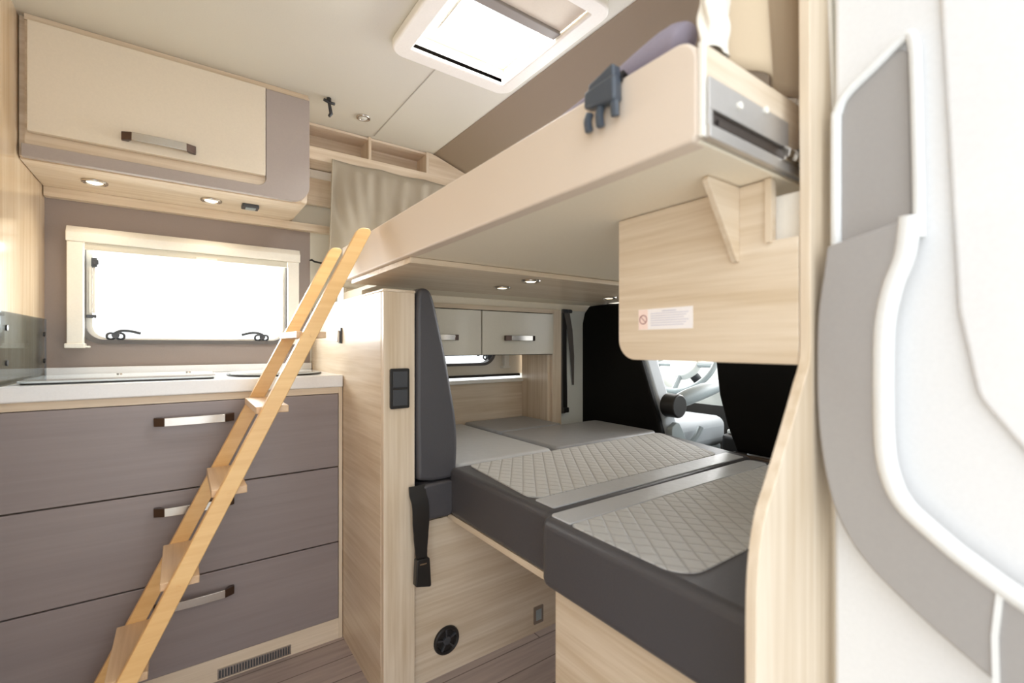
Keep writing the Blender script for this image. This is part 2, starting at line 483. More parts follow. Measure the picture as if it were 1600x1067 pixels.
# ============================================================ KITCHEN WINDOW
w = sempty('window_1', (.05, 2.1, 1.0))
fo = rp(rect(WX0 - .004, WX1 + .004, WZ0 - .004, WZ1), .058, 8); fi = rp(rect(WX0 + .012, WX1 - .012, WZ0 + .010, WZ1 - .012), .05, 8)
MB('seal').ring('y', fo, fi, 2.088, 2.13).build('rubber_gasket', w)
fo2 = rp(rect(WX0 + .012, WX1 - .012, WZ0 + .010, WZ1 - .012), .05, 8); fi2 = rp(rect(WX0 + .028, WX1 - .022, WZ0 + .016, WZ1 - .03), .044, 8)
MB('white').ring('y', fo2, fi2, 2.105, 2.118).build('inner_frame', w)
MB('pane').prism('y', rp(rect(WX0 + .004, WX1 - .004, WZ0 + .004, WZ1 - .004), .05), 2.119, 2.124).build('pane', w)
def latch(x, z, flip, w, y=2.1):
    m = MB('darkgrey')
    m.torus((x - .012, y, z), (0, 1, 0), .0105, .0042, 20, 8); m.torus((x + .014, y, z), (0, 1, 0), .0105, .0042, 20, 8)
    m.cyl((x + .002, y + .004, z + .003), (0, -1, 0), .011, .022, 16)
    p = [(x + .002, y - .016, z + .012), (x + flip * .02, y - .022, z + .019), (x + flip * .045, y - .022, z + .017), (x + flip * .07, y - .02, z + .010)]
    m.tube(smooth_path(p), .0052, 8)
    return m.build('window_latch', w, bevel=0)
latch(-.185, 1.033, 1, w); latch(.262, 1.032, -1, w)
m = MB('darkgrey'); m.box(-.246, -.230, 2.085, 2.10, 1.265, 1.297); m.box(-.240, -.226, 2.078, 2.09, 1.272, 1.29); m.build('stay_bracket', w, bevel=.003)
m = MB('white', 'chrome'); m.use(0).box(-.252, -.236, 2.094, 2.104, 1.11, 1.265); m.use(1).box(-.2455, -.2425, 2.090, 2.095, 1.11, 1.265); m.build('stay_arm', w, bevel=.001)
m = MB('darkgrey'); m.box(-.258, -.232, 2.085, 2.10, 1.093, 1.104); m.build('stay_foot', w, bevel=.002)
m = MB('white')
m.prism('x', rp([(2.1, 1.342), (2.058, 1.342), (2.058, 1.372), (2.074, 1.394), (2.1, 1.394)], [0, .003, .006, .006, 0], 3), -.305, .400)
part(m.build('blind_cassette', w, bevel=.002), 'white roller blind box over the window')
for xa, xb in ((-.303, -.262), (.354, .396)):
    MB('white').box(xa, xb, 2.062, 2.1, 1.005, 1.342).build('blind_side_rail', w, bevel=.003)
m = MB('white'); m.box(-.308, -.258, 2.056, 2.1, .992, 1.008); m.box(-.262, -.245, 2.066, 2.075, .993, .999); m.build('rail_end_cap', w, bevel=.003)
MB('ceiling').box(-.260, .352, 2.066, 2.074, 1.318, 1.342).build('blind_hem_bar', w, bevel=.002)
MB('white').box(.045, .11, 2.060, 2.067, 1.318, 1.326).build('blind_pull', w, bevel=.001)

# ============================================================ KITCHEN
k = thing('kitchen_cabinet', 'low kitchen cabinet of three wide taupe drawers under the white worktop', 'kitchen cabinet', (.05, 1.86, 0))
m = MB('oakx'); m.box(-.358, .450, 1.65, 2.095, .05, .8585); m.box(-.358, .450, 1.632, 1.65, .838, .8585); m.build('carcass', k)
m = MB('oakz'); m.box(.438, .4505, 1.630, 1.655, .0, .8585); m.build('end_stile', k, bevel=.001)
m = MB('pale_oakx'); m.box(-.358, .438, 1.632, 1.65, .0, .070); part(m.build('plinth', k), 'pale oak plinth board')
for i, (z0, z1) in enumerate(((.590, .836), (.334, .586), (.072, .330))):
    d = MB('taupe').box(-.358, .436, 1.628, 1.648, z0, z1).build('drawer', k, bevel=.0015)
    handle('handle', d, -.062, .130, (.787, .536, .267)[i], 1.628)
g = MB('darkgrey', 'chrome')
g.use(1).box(.088, .288, 1.628, 1.632, .006, .036)
for i in range(26):
    x = .092 + i * .0075; g.use(0).box(x, x + .004, 1.6265, 1.629, .010, .032)
tag(g.build('vent_grille'), 'low perforated metal vent grille set in the kitchen plinth', 'vent')
wt = thing('worktop', 'white kitchen worktop with raised back edge below the window', 'worktop', (.05, 1.86, .859))
MB('worktop').box(-.358, .4505, 1.622, 2.098, .859, .900).build('slab', wt, bevel=.004)
MB('worktop').box(-.358, .4505, 2.085, 2.098, .900, .928).build('upstand', wt, bevel=.003)
h = thing('hob_lid', 'glass lid closed over the hob at the left end of the worktop', 'hob lid', (-.12, 1.80, .9))
MB('black').prism('z', rp(rect(-.335, .082, 1.662, 1.985), .03), .9005, .9045).build('gasket', h)
MB('lidglass').prism('z', rp(rect(-.340, .088, 1.656, 1.99), .03), .9045, .9095).build('glass', h, bevel=.001)
for x in (-.16, .02): MB('chrome').cyl((x, 1.93, .9095), (0, 0, 1), .007, .003, 16).build('hinge_cap', h)
h = thing('sink_lid', 'glass lid with dark edge closed over the sink beside the ladder', 'sink lid', (.27, 1.80, .9))
MB('black').prism('z', rp(rect(.125, .415, 1.668, 1.96), .12, 14), .9005, .9045).build('gasket', h)
MB('lidglass').prism('z', rp(rect(.128, .412, 1.671, 1.957), .118, 14), .9045, .9085).build('glass', h, bevel=.001)
s = thing('splash_guard', 'smoked glass splash panel screwed to the wood wall above the worktop', 'splash guard', (-.352, 1.75, .93))
MB('smoke').box(-.357, -.352, 1.40, 2.08, .901, 1.085).build('glass', s)
for (y, z) in ((2.041, 1.036), (2.041, .952), (1.654, 1.044), (1.654, .957)):
    MB('black').cyl((-.352, y, z), (1, 0, 0), .0075, .004, 16).build('screw', s)

# overhead cabinet
o = thing('overhead_cabinet', 'overhead kitchen cabinet with cream door and taupe rounded surround', 'cabinet', (.01, 1.94, 1.515))
m = MB('oakx'); m.box(-.358, .372, 1.80, 2.098, 1.517, 1.899); m.build('carcass', o)
m = MB('oakx'); m.box(-.345, .372, 1.782, 1.80, 1.882, 1.899); m.box(-.345, .236, 1.789, 1.80, 1.545, 1.885); m.build('front_frame', o)
# taupe L shaped fascia: bottom strip + right part, with rounded outer and inner corner
fas = [(-.350, 1.512)] + rp([(-.350, 1.512), (.376, 1.512), (.376, 1.880), (.237, 1.880), (.237, 1.546), (-.350, 1.546)], [0, .06, .003, 0, .028, 0], 10)[1:]
part(MB('fascia').prism('y', fas, 1.778, 1.799).build('surround_fascia', o, bevel=.0012), 'taupe rounded fascia around the door')
d = MB('cream').box(-.337, .234, 1.768, 1.786, 1.579, 1.878).build('door', o, bevel=.0015)
handle('handle', d, -.142, .038, 1.613, 1.770)
MB('oakz').box(.372, .380, 1.80, 2.098, 1.60, 1.899).build('end_panel', o)
MB('oakx').box(-.358, .360, 1.81, 2.098, 1.511, 1.517).build('underside', o)
downlight(-.219, 1.93, 1.511, 'round recessed lamp under the overhead cabinet, left of the other', power=1.0)
downlight(.086, 1.935, 1.511, 'round recessed lamp under the overhead cabinet, beside the black socket', power=1.0)
q = thing('socket', 'small black power socket with flap under the overhead cabinet', 'socket', (.205, 1.93, 1.49))
MB('darkgrey').prism('z', rp(rect(.178, .232, 1.905, 1.955), .006), 1.500, 1.511).build('socket_frame', q, bevel=.001)
MB('cabgrey').box(.190, .222, 1.915, 1.945, 1.497, 1.500).build('flap', q, bevel=.001)
m = MB('oakx'); m.box(-.358, .526, 2.070, 2.10, 1.480, 1.511); tag(m.build('wall_batten', bevel=.0015), 'long oak batten on the wall above the kitchen window', 'wood batten')
# wood panels seen between cabinet and curtain
tag(MB('oakx').box(.382, .70, 2.07, 2.095, 1.595, 1.705).build('wall_board'), 'short oak board on the wall between overhead cabinet and curtain', 'wood board')
tag(MB('white').box(.382, .70, 2.082, 2.098, 1.706, 1.745).build('trim_board'), 'thin white trim strip just under the open shelf behind the curtain', 'trim strip')

# open shelf under the ceiling
sh = thing('ceiling_shelf', 'long open oak shelf divided in boxes below the ceiling', 'shelf', (.72, 2.03, 1.74))
MB('oakx').box(.382, 1.10, 1.972, 1.988, 1.748, 1.800).build('front_rail', sh, bevel=.001)
MB('oakx').box(.382, 1.10, 1.988, 2.096, 1.748, 1.762).build('shelf_board', sh)
MB('oakx').box(.382, 1.10, 2.082, 2.096, 1.762, 1.898).build('back_panel', sh)
m = MB('oakx'); m.box(.382, .955, 1.985, 2.082, 1.888, 1.898); m.build('top_board', sh)
for x in (.655, .925):
    MB('oakz').box(x, x + .012, 1.975, 2.082, 1.762, 1.898).build('divider', sh, bevel=.0005)
MB('oakx').prism('y', [(.937, 1.80), (1.16, 1.80), (1.16, 1.83), (.975, 1.89), (.937, 1.898)], 1.974, 1.984).build('end_board', sh)
# curtain
cu = thing('curtain', 'grey linen curtain hanging from the open ceiling shelf', 'curtain', (.8, 1.955, 1.3))
def cf(u, v):
    x = .500 + .62 * u + (.010 * (v)) ; z = 1.762 - .525 * v + (-.006 * abs(math.sin(u * 9.5)) * max(0, 1 - v * 9))
    amp = .010 + .012 * min(1, v * 1.6)
    y = 1.955 + amp * (.35 * math.sin(u * 47 + 1.6 * math.sin(v * 2.5)) * (.25 + .75 * u) + .45 * math.sin(u * 19 + 2.6 * v + 1.5 * math.sin(u * 7)) + .22 * math.sin(u * 71 - v * 9 + 2 * math.sin(v * 6)) * math.sin(u * 5 + v * 4)) + .004 * math.sin(u * 9 + v * 11)
    if v < .04: y = 1.963
    return (x - .012 * v * 2, y, z)
MB('curtain').grid(cf, 120, 40).build('cloth', cu, solid=.003, angle=80)
m = MB('curtain')
m.tube([(.499, 1.945, 1.755), (.493, 1.944, 1.55), (.487, 1.943, 1.38), (.483, 1.943, 1.24)], .0025, 6); m.build('hem', cu)

# ceiling lamp and hook
downlight(.584, 1.823, 1.899, 'small round chrome spotlight in the ceiling beside the black hook', lit=False, r=.022)
hk = MB('black')
hk.cyl((.437, 1.755, 1.899), (0, 0, -1), .008, .012, 12)
hk.tube([(.418, 1.752, 1.888), (.437, 1.755, 1.884), (.458, 1.764, 1.888)], .0055, 8)
hk.tube([(.437, 1.755, 1.885), (.442, 1.758, 1.865), (.447, 1.764, 1.850), (.440, 1.766, 1.838)], [.005, .006, .007, .005], 8)
tag(hk.build('ceiling_hook'), 'small black clothes hook screwed to the ceiling', 'hook')

# roof hatch
rh = thing('roof_hatch', 'square cream framed roof window with roller blind in the ceiling', 'roof window', (.71, 1.09, 1.87))
fo = rp([(.492, .85), (.918, .84), (.925, 1.345), (.520, 1.335)], [.04, .04, .045, .05], 6)
fo = [(p[0] + .018 * math.sin(max(0, min(1, (p[1] - .85) / .49)) * math.pi) * (1 if p[0] > .7 else -1) * 0, p[1]) for p in fo]
fo = rp(rect(.500, .925, .825, 1.335), .045, 6); fi = rp(rect(.553, .877, .872, 1.280), .004, 6)
MB('white').ring('z', fo, fi, 1.872, 1.899).build('frame', rh, bevel=.006)
fi2 = rp(rect(.548, .882, .870, 1.283), .004, 6); fi3 = rp(rect(.552, .878, .872, 1.280), .004, 6)
MB('cream').ring('z', fi2, fi3, 1.88, 1.945).build('shaft', rh)
g0 = rp(rect(.549, .881, .872, 1.281), .004, 4); g1 = rp(rect(.568, .866, .89, 1.262), .014, 4)
MB('white').ring('z', g0, g1, 1.925, 1.932).build('inner_frame', rh, bevel=.003)
MB('pane').prism('z', rect(.550, .880, .874, 1.279), 1.936, 1.941).build('pane', rh)
MB('chrome').tube([(.60, .90, 1.918), (.60, 1.225, 1.918)], .006, 10).build('crank_rod', rh)
MB('bar').box(.555, .875, .985, 1.018, 1.880, 1.895).build('blind_end_bar', rh, bevel=.003)
MB('cream').box(.555, .875, .874, .985, 1.888, 1.892).build('blind', rh)

# ============================================================ PARTITION BETWEEN KITCHEN AND BENCH
p = thing('partition', 'chest high oak partition between kitchen drawers and bench', 'partition', (.50, 1.67, 0))
MB('oakz').box(.4535, .545, 1.242, 1.262, 0, 1.150).build('front_post', p, bevel=.001)
part(MB('oakyz' if False else 'oaky').box(.4525, .540, 1.262, 2.096, 0, 1.150).build('side_panel', p), 'oak side panel facing the kitchen')
MB('oaky').box(.4515, .547, 1.240, 2.096, 1.150, 1.158).build('top_cap', p, bevel=.002)
sw = thing('light_switch', 'black double rocker switch on the post of the partition', 'switch', (.497, 1.24, .82))
MB('black').prism('y', rp(rect(.470, .526, .824, .936), .005), 1.234, 1.242).build('plate', sw, bevel=.001)
for z0, z1 in ((.832, .877), (.883, .928)):
    MB('darkgrey').box(.477, .519, 1.2315, 1.235, z0, z1).build('rocker', sw, bevel=.0012)
wc = thing('wall_catch', 'small dark metal catch on the kitchen side of the partition', 'catch', (.445, 1.655, 1.03))
MB('darkgrey').box(.447, .4525, 1.640, 1.670, 1.008, 1.062).build('plate', wc, bevel=.001)
MB('chrome').box(.438, .447, 1.648, 1.664, 1.012, 1.052).build('clip', wc, bevel=.002)
m = MB('black'); m.tube([(.53, 2.088, 1.355), (.50, 2.075, 1.350), (.455, 2.06, 1.352), (.447, 2.07, 1.36), (.446, 2.095, 1.362)], .004, 8)
tag(m.build('cable_loop'), 'thin black cable loop on the wall beside the window, behind the ladder top', 'cable')

# ============================================================ BENCH
b = thing('bench', 'oak seat bench with round speaker vent in its front, behind the partition', 'bench', (.82, 1.61, 0))
MB('oakx').box(.546, 1.12, 1.266, 1.95, 0, .478).build('box', b)
MB('oaky').box(.662, .90, .79, 1.262, .474, .491).build('pull_out_board', b, bevel=.001)
v = thing('air_outlet', 'round black heating outlet in the front of the bench', 'air outlet', (.66, 1.26, .06))
m = MB('black'); m.torus((.658, 1.263, .103), (0, 1, 0), .037, .006, 36, 8); m.cyl((.658, 1.2655, .103), (0, -1, 0), .036, .0015, 32); m.build('ring', v)
m = MB('darkgrey'); m.cyl((.658, 1.264, .103), (0, -1, 0), .012, .006, 20)
for i in range(5):
    a = i * 2 * math.pi / 5 + .4
    m.prism('y', [(.658 + math.cos(a - .12) * .010, .103 + math.sin(a - .12) * .010), (.658 + math.cos(a - .1) * .034, .103 + math.sin(a - .1) * .034),
                  (.658 + math.cos(a + .1) * .034, .103 + math.sin(a + .1) * .034), (.658 + math.cos(a + .12) * .010, .103 + math.sin(a + .12) * .010)], 1.2585, 1.2635)
m.build('louvre', v)
v = thing('floor_socket', 'small square grey socket low at the right end of the bench front', 'socket', (1.016, 1.26, .03))
MB('chrome').prism('y', rp(rect(.996, 1.038, .030, .090), .003), 1.261, 1.266).build('frame', v, bevel=.001)
MB('cabgrey').box(1.005, 1.029, 1.2595, 1.262, .042, .078).build('flap', v, bevel=.001)

bk = thing('bench_backrest', 'tall charcoal leather backrest of the bench, upright against the partition', 'cushion', (.61, 1.46, .495))  # fixed backrest of the bench, built as its own object
prof = smooth_path([(.552, .612), (.549, .80), (.549, 1.00), (.550, 1.12), (.556, 1.158), (.572, 1.167), (.592, 1.158), (.606, 1.125), (.622, 1.06), (.645, .96), (.662, .87), (.676, .79), (.682, .72), (.680, .65), (.674, .612), (.655, .602), (.60, .602)], 5)
MB('leather').prism('y', prof, 1.236, 1.69).build('cover', bk, bevel=.012, seg=4)
MB('leather').prism('y', rp([(.560, .495), (.655, .495), (.676, .535), (.676, .600), (.560, .600)], .018, 5), 1.225, 1.69).build('lower_bolster', bk, bevel=.008)
sb = thing('seat_belt', 'short black seat belt strap hanging below the upright charcoal backrest', 'seat belt', (.56, 1.22, .31))
MB('black').strap(smooth_path([(.548, 1.232, .60), (.546, 1.222, .578), (.550, 1.214, .55), (.551, 1.212, .50), (.551, 1.212, .44), (.552, 1.211, .40)]), [.05] * 16 + [.048, .046, .044, .042, .040, .038, .036, .034, .034, .034], .003, (1, 0, 0)).build('webbing', sb)
bb = MB('black').prism('y', rp([(.530, .328), (.578, .316), (.573, .400), (.534, .402)], .005), 1.200, 1.222).build('buckle', sb, bevel=.003)
MB('chrome').box(.542, .562, 1.1985, 1.2005, .386, .390).build('tongue_slot', bb)

# ============================================================ BED CUSHIONS
Z = .637
def cushion(name, label, x0, x1, y0, y1, z0, z1, mat='leather', bevel=.022, quilt=None, band=None, r=.03, group=None, bow=0):
    t = thing(name, label, 'cushion', ((x0 + x1) / 2, (y0 + y1) / 2, z0), group)
    MB(mat).prism('z', rp(rect(x0, x1, y0, y1), r, 5), z0, z1).build('cover', t, bevel=bevel, seg=5)
    return t
def top_sheet(t, name, mat, x0, x1, y0, y1, z, r, th=.0035, bev=.0015):
    return MB(mat).prism('z', rp(rect(x0, x1, y0, y1), r, 6), z - .002, z + th).build(name, t, bevel=bev, seg=2)
def poly_cushion(label, pts, z0, z1, r, bevel):
    t = thing('bed_cushion', label, 'cushion', (sum(q[0] for q in pts) / 4, sum(q[1] for q in pts) / 4, z0))
    MB('leather').prism('z', rp(pts, r, 5), z0, z1).build('cover', t, bevel=bevel, seg=5)
    return t
def sheet(t, name, mat, pts, z, r, th=.003, bev=.0014):
    return MB(mat).prism('z', rp(pts, r, 7), z - .002, z + th).build(name, t, bevel=bev, seg=2)
c1 = poly_cushion('quilted grey bed cushion next to the bench, middle of the bed', [(.655, .774), (1.54, .774), (1.665, 1.245), (.655, 1.245)], .492, Z - .004, [.02, .05, .03, .02], .016)
part(sheet(c1, 'quilted_panel', 'quilt', [(.680, .864), (1.47, .864), (1.635, 1.226), (.715, 1.226)], Z - .004, [.035, .05, .02, .02]), 'pale diamond quilted top panel')
part(sheet(c1, 'smooth_band', 'leather_glare', [(.682, .792), (1.50, .792), (1.515, .861), (.682, .861)], Z - .004, .006), 'smooth leather band along the edge, glare painted pale')
c2 = poly_cushion('quilted grey bed cushion nearest the viewer, on the oak side box', [(.618, .285), (1.50, .285), (1.50, .770), (.618, .770)], .493, Z, .03, .018)
part(sheet(c2, 'quilted_panel', 'quilt', [(.637, .425), (1.46, .425), (1.46, .690), (.637, .690)], Z, [.05, .05, .02, .012]), 'pale diamond quilted top panel')
part(sheet(c2, 'smooth_band', 'leather_glare', [(.640, .693), (1.46, .693), (1.46, .757), (.640, .757)], Z, [.004, .02, .02, .012]), 'smooth leather band along the far edge, glare painted pale')
m = MB('gap'); m.tube([(.775, .395, Z), (.80, .33, Z + .0005), (.815, .300, Z - .003)], .0012, 6)
m.build('seam', c2)
c3 = cushion('bed_cushion', 'plain leather bench cushion with painted pale glare beside the upright backrest', .690, 1.085, 1.265, 1.93, .480, Z - .006, mat='leather_glare', bevel=.014, r=.02)
c4 = cushion('bed_cushion', 'plain leather cushion with painted pale glare in the far corner of the bed under the cupboards', 1.092, 1.452, 1.622, 1.925, .52, Z, mat='leather_dim_glare', bevel=.012, r=.02)
c5 = cushion('bed_cushion', 'plain leather cushion with painted pale glare between the far corner and the driver seat', 1.092, 1.66, 1.252, 1.616, .52, Z - .001, mat='leather_dim_glare', bevel=.012, r=.02)
# supports
t = thing('folding_table', 'lowered table board carrying the far bed cushions', 'table', (1.38, 1.55, 0))
MB('oakx').box(1.13, 1.45, 1.27, 1.90, .492, .519).build('table_top', t, bevel=.002)
MB('chromedark').cyl((1.29, 1.55, 0), (0, 0, 1), .03, .492).build('leg', t)
t = thing('side_box', 'oak box seat carrying the nearest bed cushion', 'box seat', (1.05, .53, 0))
MB('oaky').box(.652, .668, .290, .752, 0, .490).build('front_panel', t, bevel=.001)
MB('oakx').box(.668, 1.50, .30, .745, 0, .490).build('body', t)

# ============================================================ DINETTE CUPBOARDS
cb = thing('dinette_cupboard', 'wall cupboard with two pale cream doors above the bench window', 'cabinet', (1.0, 1.83, .955))
MB('oakx').box(.56, 1.472, 1.732, 1.968, .962, 1.172).build('carcass', cb)
m = MB('oakx'); m.box(.56, 1.480, 1.716, 1.732, 1.156, 1.176); m.build('top_rail', cb, bevel=.001)
MB('gap').box(.56, 1.474, 1.724, 1.734, .957, 1.158).build('shadow_gap', cb)
for xa, xb, hxa, hxb in ((.60, 1.056, .77, .94), (1.062, 1.466, 1.178, 1.345)):
    d = MB('cream_door').box(xa, xb, 1.706, 1.724, .960, 1.152).build('door', cb, bevel=.001)
    handle('handle', d, hxa, hxb, 1.034, 1.706)
w = sempty('window_2', (1.0, 1.97, .9))
fo = rp(rect(.716, 1.304, .901, 1.304), .075, 8); fi = rp(rect(.730, 1.290, .914, 1.29), .065, 8)
MB('seal').ring('y', fo, fi, 1.962, 2.0).build('rubber_gasket', w)
MB('pane').prism('y', rp(rect(.722, 1.298, .908, 1.298), .07), 1.990, 1.995).build('pane', w)
latch(.935, .930, 1, w, 1.97); latch(1.255, .942, -1, w, 1.97)
MB('white').box(1.345, 1.375, 1.945, 1.972, .895, 1.30).build('blind_side_rail', w, bevel=.003)
MB('white').box(1.335, 1.380, 1.942, 1.972, .885, .897).build('rail_end_cap', w, bevel=.002)
ep = thing('end_wall', 'oak end panel between the dinette bench and the driver seat', 'panel', (1.49, 1.86, 0))
MB('oakz').box(1.462, 1.50, 1.745, 1.955, 0, 1.176).build('side_panel', ep)
MB('oakz').box(1.478, 1.535, 1.725, 1.745, 0, 1.176).build('front_post', ep, bevel=.002)
bp_ = thing('pillar', 'pale B pillar trim beside the driver seat carrying the belt', 'pillar', (1.62, 1.76, 0))
MB('cabwhite').box(1.536, 1.80, 1.745, 1.80, 0, 1.24).build('trim', bp_, bevel=.008)
MB('seal').box(1.548, 1.572, 1.738, 1.747, .66, 1.165).build('groove', bp_)
st = thing('seat_belt', 'grey driver seat belt running down the pale pillar behind the black seat', 'seat belt', (1.57, 1.73, .66))
m = MB('darkgrey'); m.box(1.545, 1.60, 1.722, 1.738, 1.165, 1.182); m.cyl((1.572, 1.725, 1.172), (1, 0, 0), .009, .03, 12); m.build('guide_loop', st, bevel=.002)
MB('seal').strap([(1.572, 1.728, 1.17), (1.592, 1.726, 1.08), (1.612, 1.730, .95), (1.625, 1.738, .80)], [.04, .036, .026, .012], .002, (1, 0, -.15)).build('webbing', st)
MB('black').strap([(1.560, 1.732, 1.165), (1.562, 1.732, .90), (1.566, 1.732, .68)], .028, .003, (1, 0, 0)).build('lower_webbing', st)
MB('black').box(1.55, 1.585, 1.722, 1.738, .665, .690).build('anchor', st, bevel=.003)

# ============================================================ CAB
def cab_seat(name, label, x, pts, r, y0, y1):
    """seat seen from behind: rounded shell, facing +X"""
    t = thing(name, label, 'seat', (x, (y0 + y1) / 2, 0))
    poly = rp(pts, r, 5)
    MB('seatblack').prism('x', poly, x, x + .035).build('back_shell', t, bevel=.010)
    part(MB('seatgrey').prism('x', poly, x + .036, x + .135).build('backrest', t, bevel=.02, seg=5), 'pale grey upholstered front of the backrest')
    MB('seatgrey').prism('z', rp(rect(x + .10, x + .56, y0, y1), .06), .50, .645).build('seat_cushion', t, bevel=.045, seg=5)
    MB('cabgrey').prism('z', rp(rect(x + .12, x + .54, y0 + .02, y1 - .02), .03), .40, .505).build('seat_side_trim', t, bevel=.01)
    MB('darkgrey').prism('z', rp(rect(x + .14, x + .50, y0 + .05, y1 - .05), .03), 0, .40).build('seat_base', t, bevel=.01)
    MB('cabgrey').prism('y', rp([(x + .04, .54), (x + .17, .52), (x + .13, .61), (x + .09, .665), (x + .04, .64)], .018), y0 - .035, y0 - .008).build('side_cover', t, bevel=.004)
    return t
dr = cab_seat('driver_seat', 'driver seat with black back shell, beside the pale pillar', 1.70,
    [(1.25, .58), (1.78, .58), (1.80, .75), (1.80, .95), (1.735, 1.17), (1.70, 1.203), (1.44, 1.203), (1.40, 1.15), (1.375, .94), (1.295, .72)], [.03, .03, .05, .08, .02, .02, .02, .02, .06, .05], 1.27, 1.77)
m = MB('cabgrey'); m.tube([(1.80, 1.262, .745), (1.86, 1.245, .765), (1.98, 1.235, .79), (2.10, 1.23, .808)], [.030, .036, .036, .028], 14); m.build('armrest', dr, bevel=0)
m = MB('black'); m.cyl((1.77, 1.285, .735), (0, -1, 0), .052, .07, 20); m.build('armrest_hinge', dr, bevel=.006)
m = MB('cabgrey'); m.tube([(1.90, 1.245, .555), (1.93, 1.235, .59), (1.95, 1.23, .625)], [.012, .013, .014], 10); m.build('lever', dr)
ps = cab_seat('passenger_seat', 'black backed passenger seat half hidden behind the oak post', 1.70,
    [(.50, .60), (.925, .60), (.965, .70), (.995, .81), (1.010, .94), (1.0, 1.15), (.96, 1.203), (.52, 1.203), (.47, 1.15), (.45, .85)], [.02, .01, .03, .05, .08, .02, .02, .02, .02, .06], .47, .96)
MB('brown_lino').box(1.675, 1.698, .70, .925, .545, .598).build('lower_cover', ps, bevel=.004)
sw = thing('steering_wheel', 'grey steering wheel seen between the two cab seats', 'steering wheel', (2.42, 1.58, .9))
ax = Vector((-.80, 0, .60)); cw = Vector((2.40, 1.615, .89))
MB('cabgrey').torus(cw, ax, .185, .016, 48, 12).build('rim', sw)
m = MB('cabwhite'); m.cyl(cw - ax * .02, ax, .10, .035, 28, .085); m.build('airbag_cover', sw, bevel=.006)
m = MB('cabgrey')
u = Vector((0, 1, 0)); v_ = ax.normalized().cross(u)
for d in (u, -u, v_):
    m.tube([cw + d * .05, cw + d * .18], .014, 8)
m.build('spoke', sw)
MB('darkgrey').tube([cw - ax * .02, cw - ax * .243], .028, 12).build('column', sw)
dsh = thing('dashboard', 'pale grey dashboard behind the steering wheel', 'dashboard', (2.75, 1.1, .4))
MB('cabwhite').prism('y', smooth_path([(2.66, .55), (2.62, .66), (2.62, .80), (2.66, .90), (2.75, .97), (2.88, .96), (2.88, .55), (2.7, .5)], 4), .26, 2.0).build('body', dsh)
m = MB('darkgrey')
m.box(2.60, 2.63, 1.0, 1.35, .74, .80); m.build('instrument_panel', dsh, bevel=.006)
MB('black').box(2.625, 2.72, .95, 1.98, .25, .70).build('knee_panel', dsh, bevel=.01)
cn = thing('centre_console', 'dark console between the cab seats with a pale top edge', 'console', (2.3, 1.15, 0))
MB('black').box(2.10, 2.50, 1.02, 1.22, 0, .58).build('body', cn, bevel=.02)
MB('cabwhite').box(2.12, 2.20, 1.04, 1.20, .582, .60).build('tray_edge', cn, bevel=.004)
m = MB('cabgrey'); m.box(1.90, 1.98, .985, 1.01, .40, .78)
br_ = MB('black'); pts = []
for i in range(90):
    a = i * .9; pts.append((1.60 + .008 * math.cos(a), .88 + .008 * math.sin(a), .50 + i * .0014))
br_.tube(pts, .002, 5); tag(br_.build('coiled_cable'), 'short black coiled cable beside the passenger seat base', 'cable')

# ============================================================ BUNK ABOVE
XB = .450; ZB = 1.221; ZT = 1.336
bu = thing('bunk_bed', 'raised bunk bed platform with padded beige front across the van', 'bunk bed', (.80, .95, ZB))
fp = rp([(.288, ZB), (1.63, ZB), (1.63, ZT), (.288, ZT)], [.010, .004, .004, .028], 8)
part(MB('padded').prism('x', fp, XB, XB + .028).build('front_board', bu, bevel=.005, seg=4), 'padded beige leather front board')
MB('under').box(XB + .010, 1.30, .290, 1.62, ZB + .0005, ZB + .016).build('base_panel', bu, bevel=.002)
m = MB('oakx'); m.box(XB + .03, 1.2, 1.60, 1.625, ZB + .016, ZT - .01); m.build('end_board', bu)
# end fitting
m = MB('steel'); m.box(.456, .637, .2775, .281, 1.2535, 1.287); m.box(.4555, .463, .2775, .281, 1.235, 1.2535)
part(m.build('end_plate', bu, bevel=.0008), 'grey metal plate on the bunk end')
MB('steel').box(.4555, .69, .276, .284, 1.2215, 1.2355).build('bottom_rail', bu, bevel=.001)
m = MB('darkmetal'); m.box(.463, .66, .2812, .2832, 1.2355, 1.2535); m.box(.476, .64, .2785, .2812, 1.238, 1.2465); m.build('slide', bu, bevel=.0005)
for x, z in ((.515, 1.272), (.575, 1.2845)): MB('white').cyl((x, .2775, z), (0, -1, 0), .0042, .003, 12).build('screw', bu)
m = MB('chrome'); m.cyl((.622, .277, 1.245), (1, 0, 0), .0085, .014, 6); m.cyl((.636, .277, 1.244), (1, 0, 0), .0065, .005, 16); m.cyl((.641, .277, 1.244), (1, 0, 0), .009, .016, 20); m.box(.615, .668, .272, .276, 1.2335, 1.2375); m.build('clamp_bolt', bu, bevel=.0006)
MB('black').cyl((.660, .277, 1.245), (1, 0, 0), .013, .012, 20).build('end_stop', bu)
m = MB('oakx'); m.prism('y', rp([(.458, 1.236), (.80, 1.236), (.80, 1.325), (.458, 1.325)], .002), .2835, .2875); m.box(.482, .80, .2875, .298, 1.24, 1.322); m.build('head_board', bu, bevel=.001)
MB('white').box(.4505, .457, .2815, .2875, 1.2235, 1.325).build('corner_strip', bu, bevel=.001)
ma = thing('mattress', 'grey mauve mattress lying on the bunk bed', 'mattress', (.9, .95, ZB + .02))
MB('mattress').prism('z', rp(rect(.482, 1.28, .322, 1.58), .02, 5), ZB + .020, 1.363).build('cover', ma, bevel=.02, seg=5)
MB('mattress').tube(smooth_path([(.489, .335, 1.357), (.489, .6, 1.357), (.489, 1.0, 1.357), (.489, 1.5, 1.356)]), .003, 8).build('piping', ma)
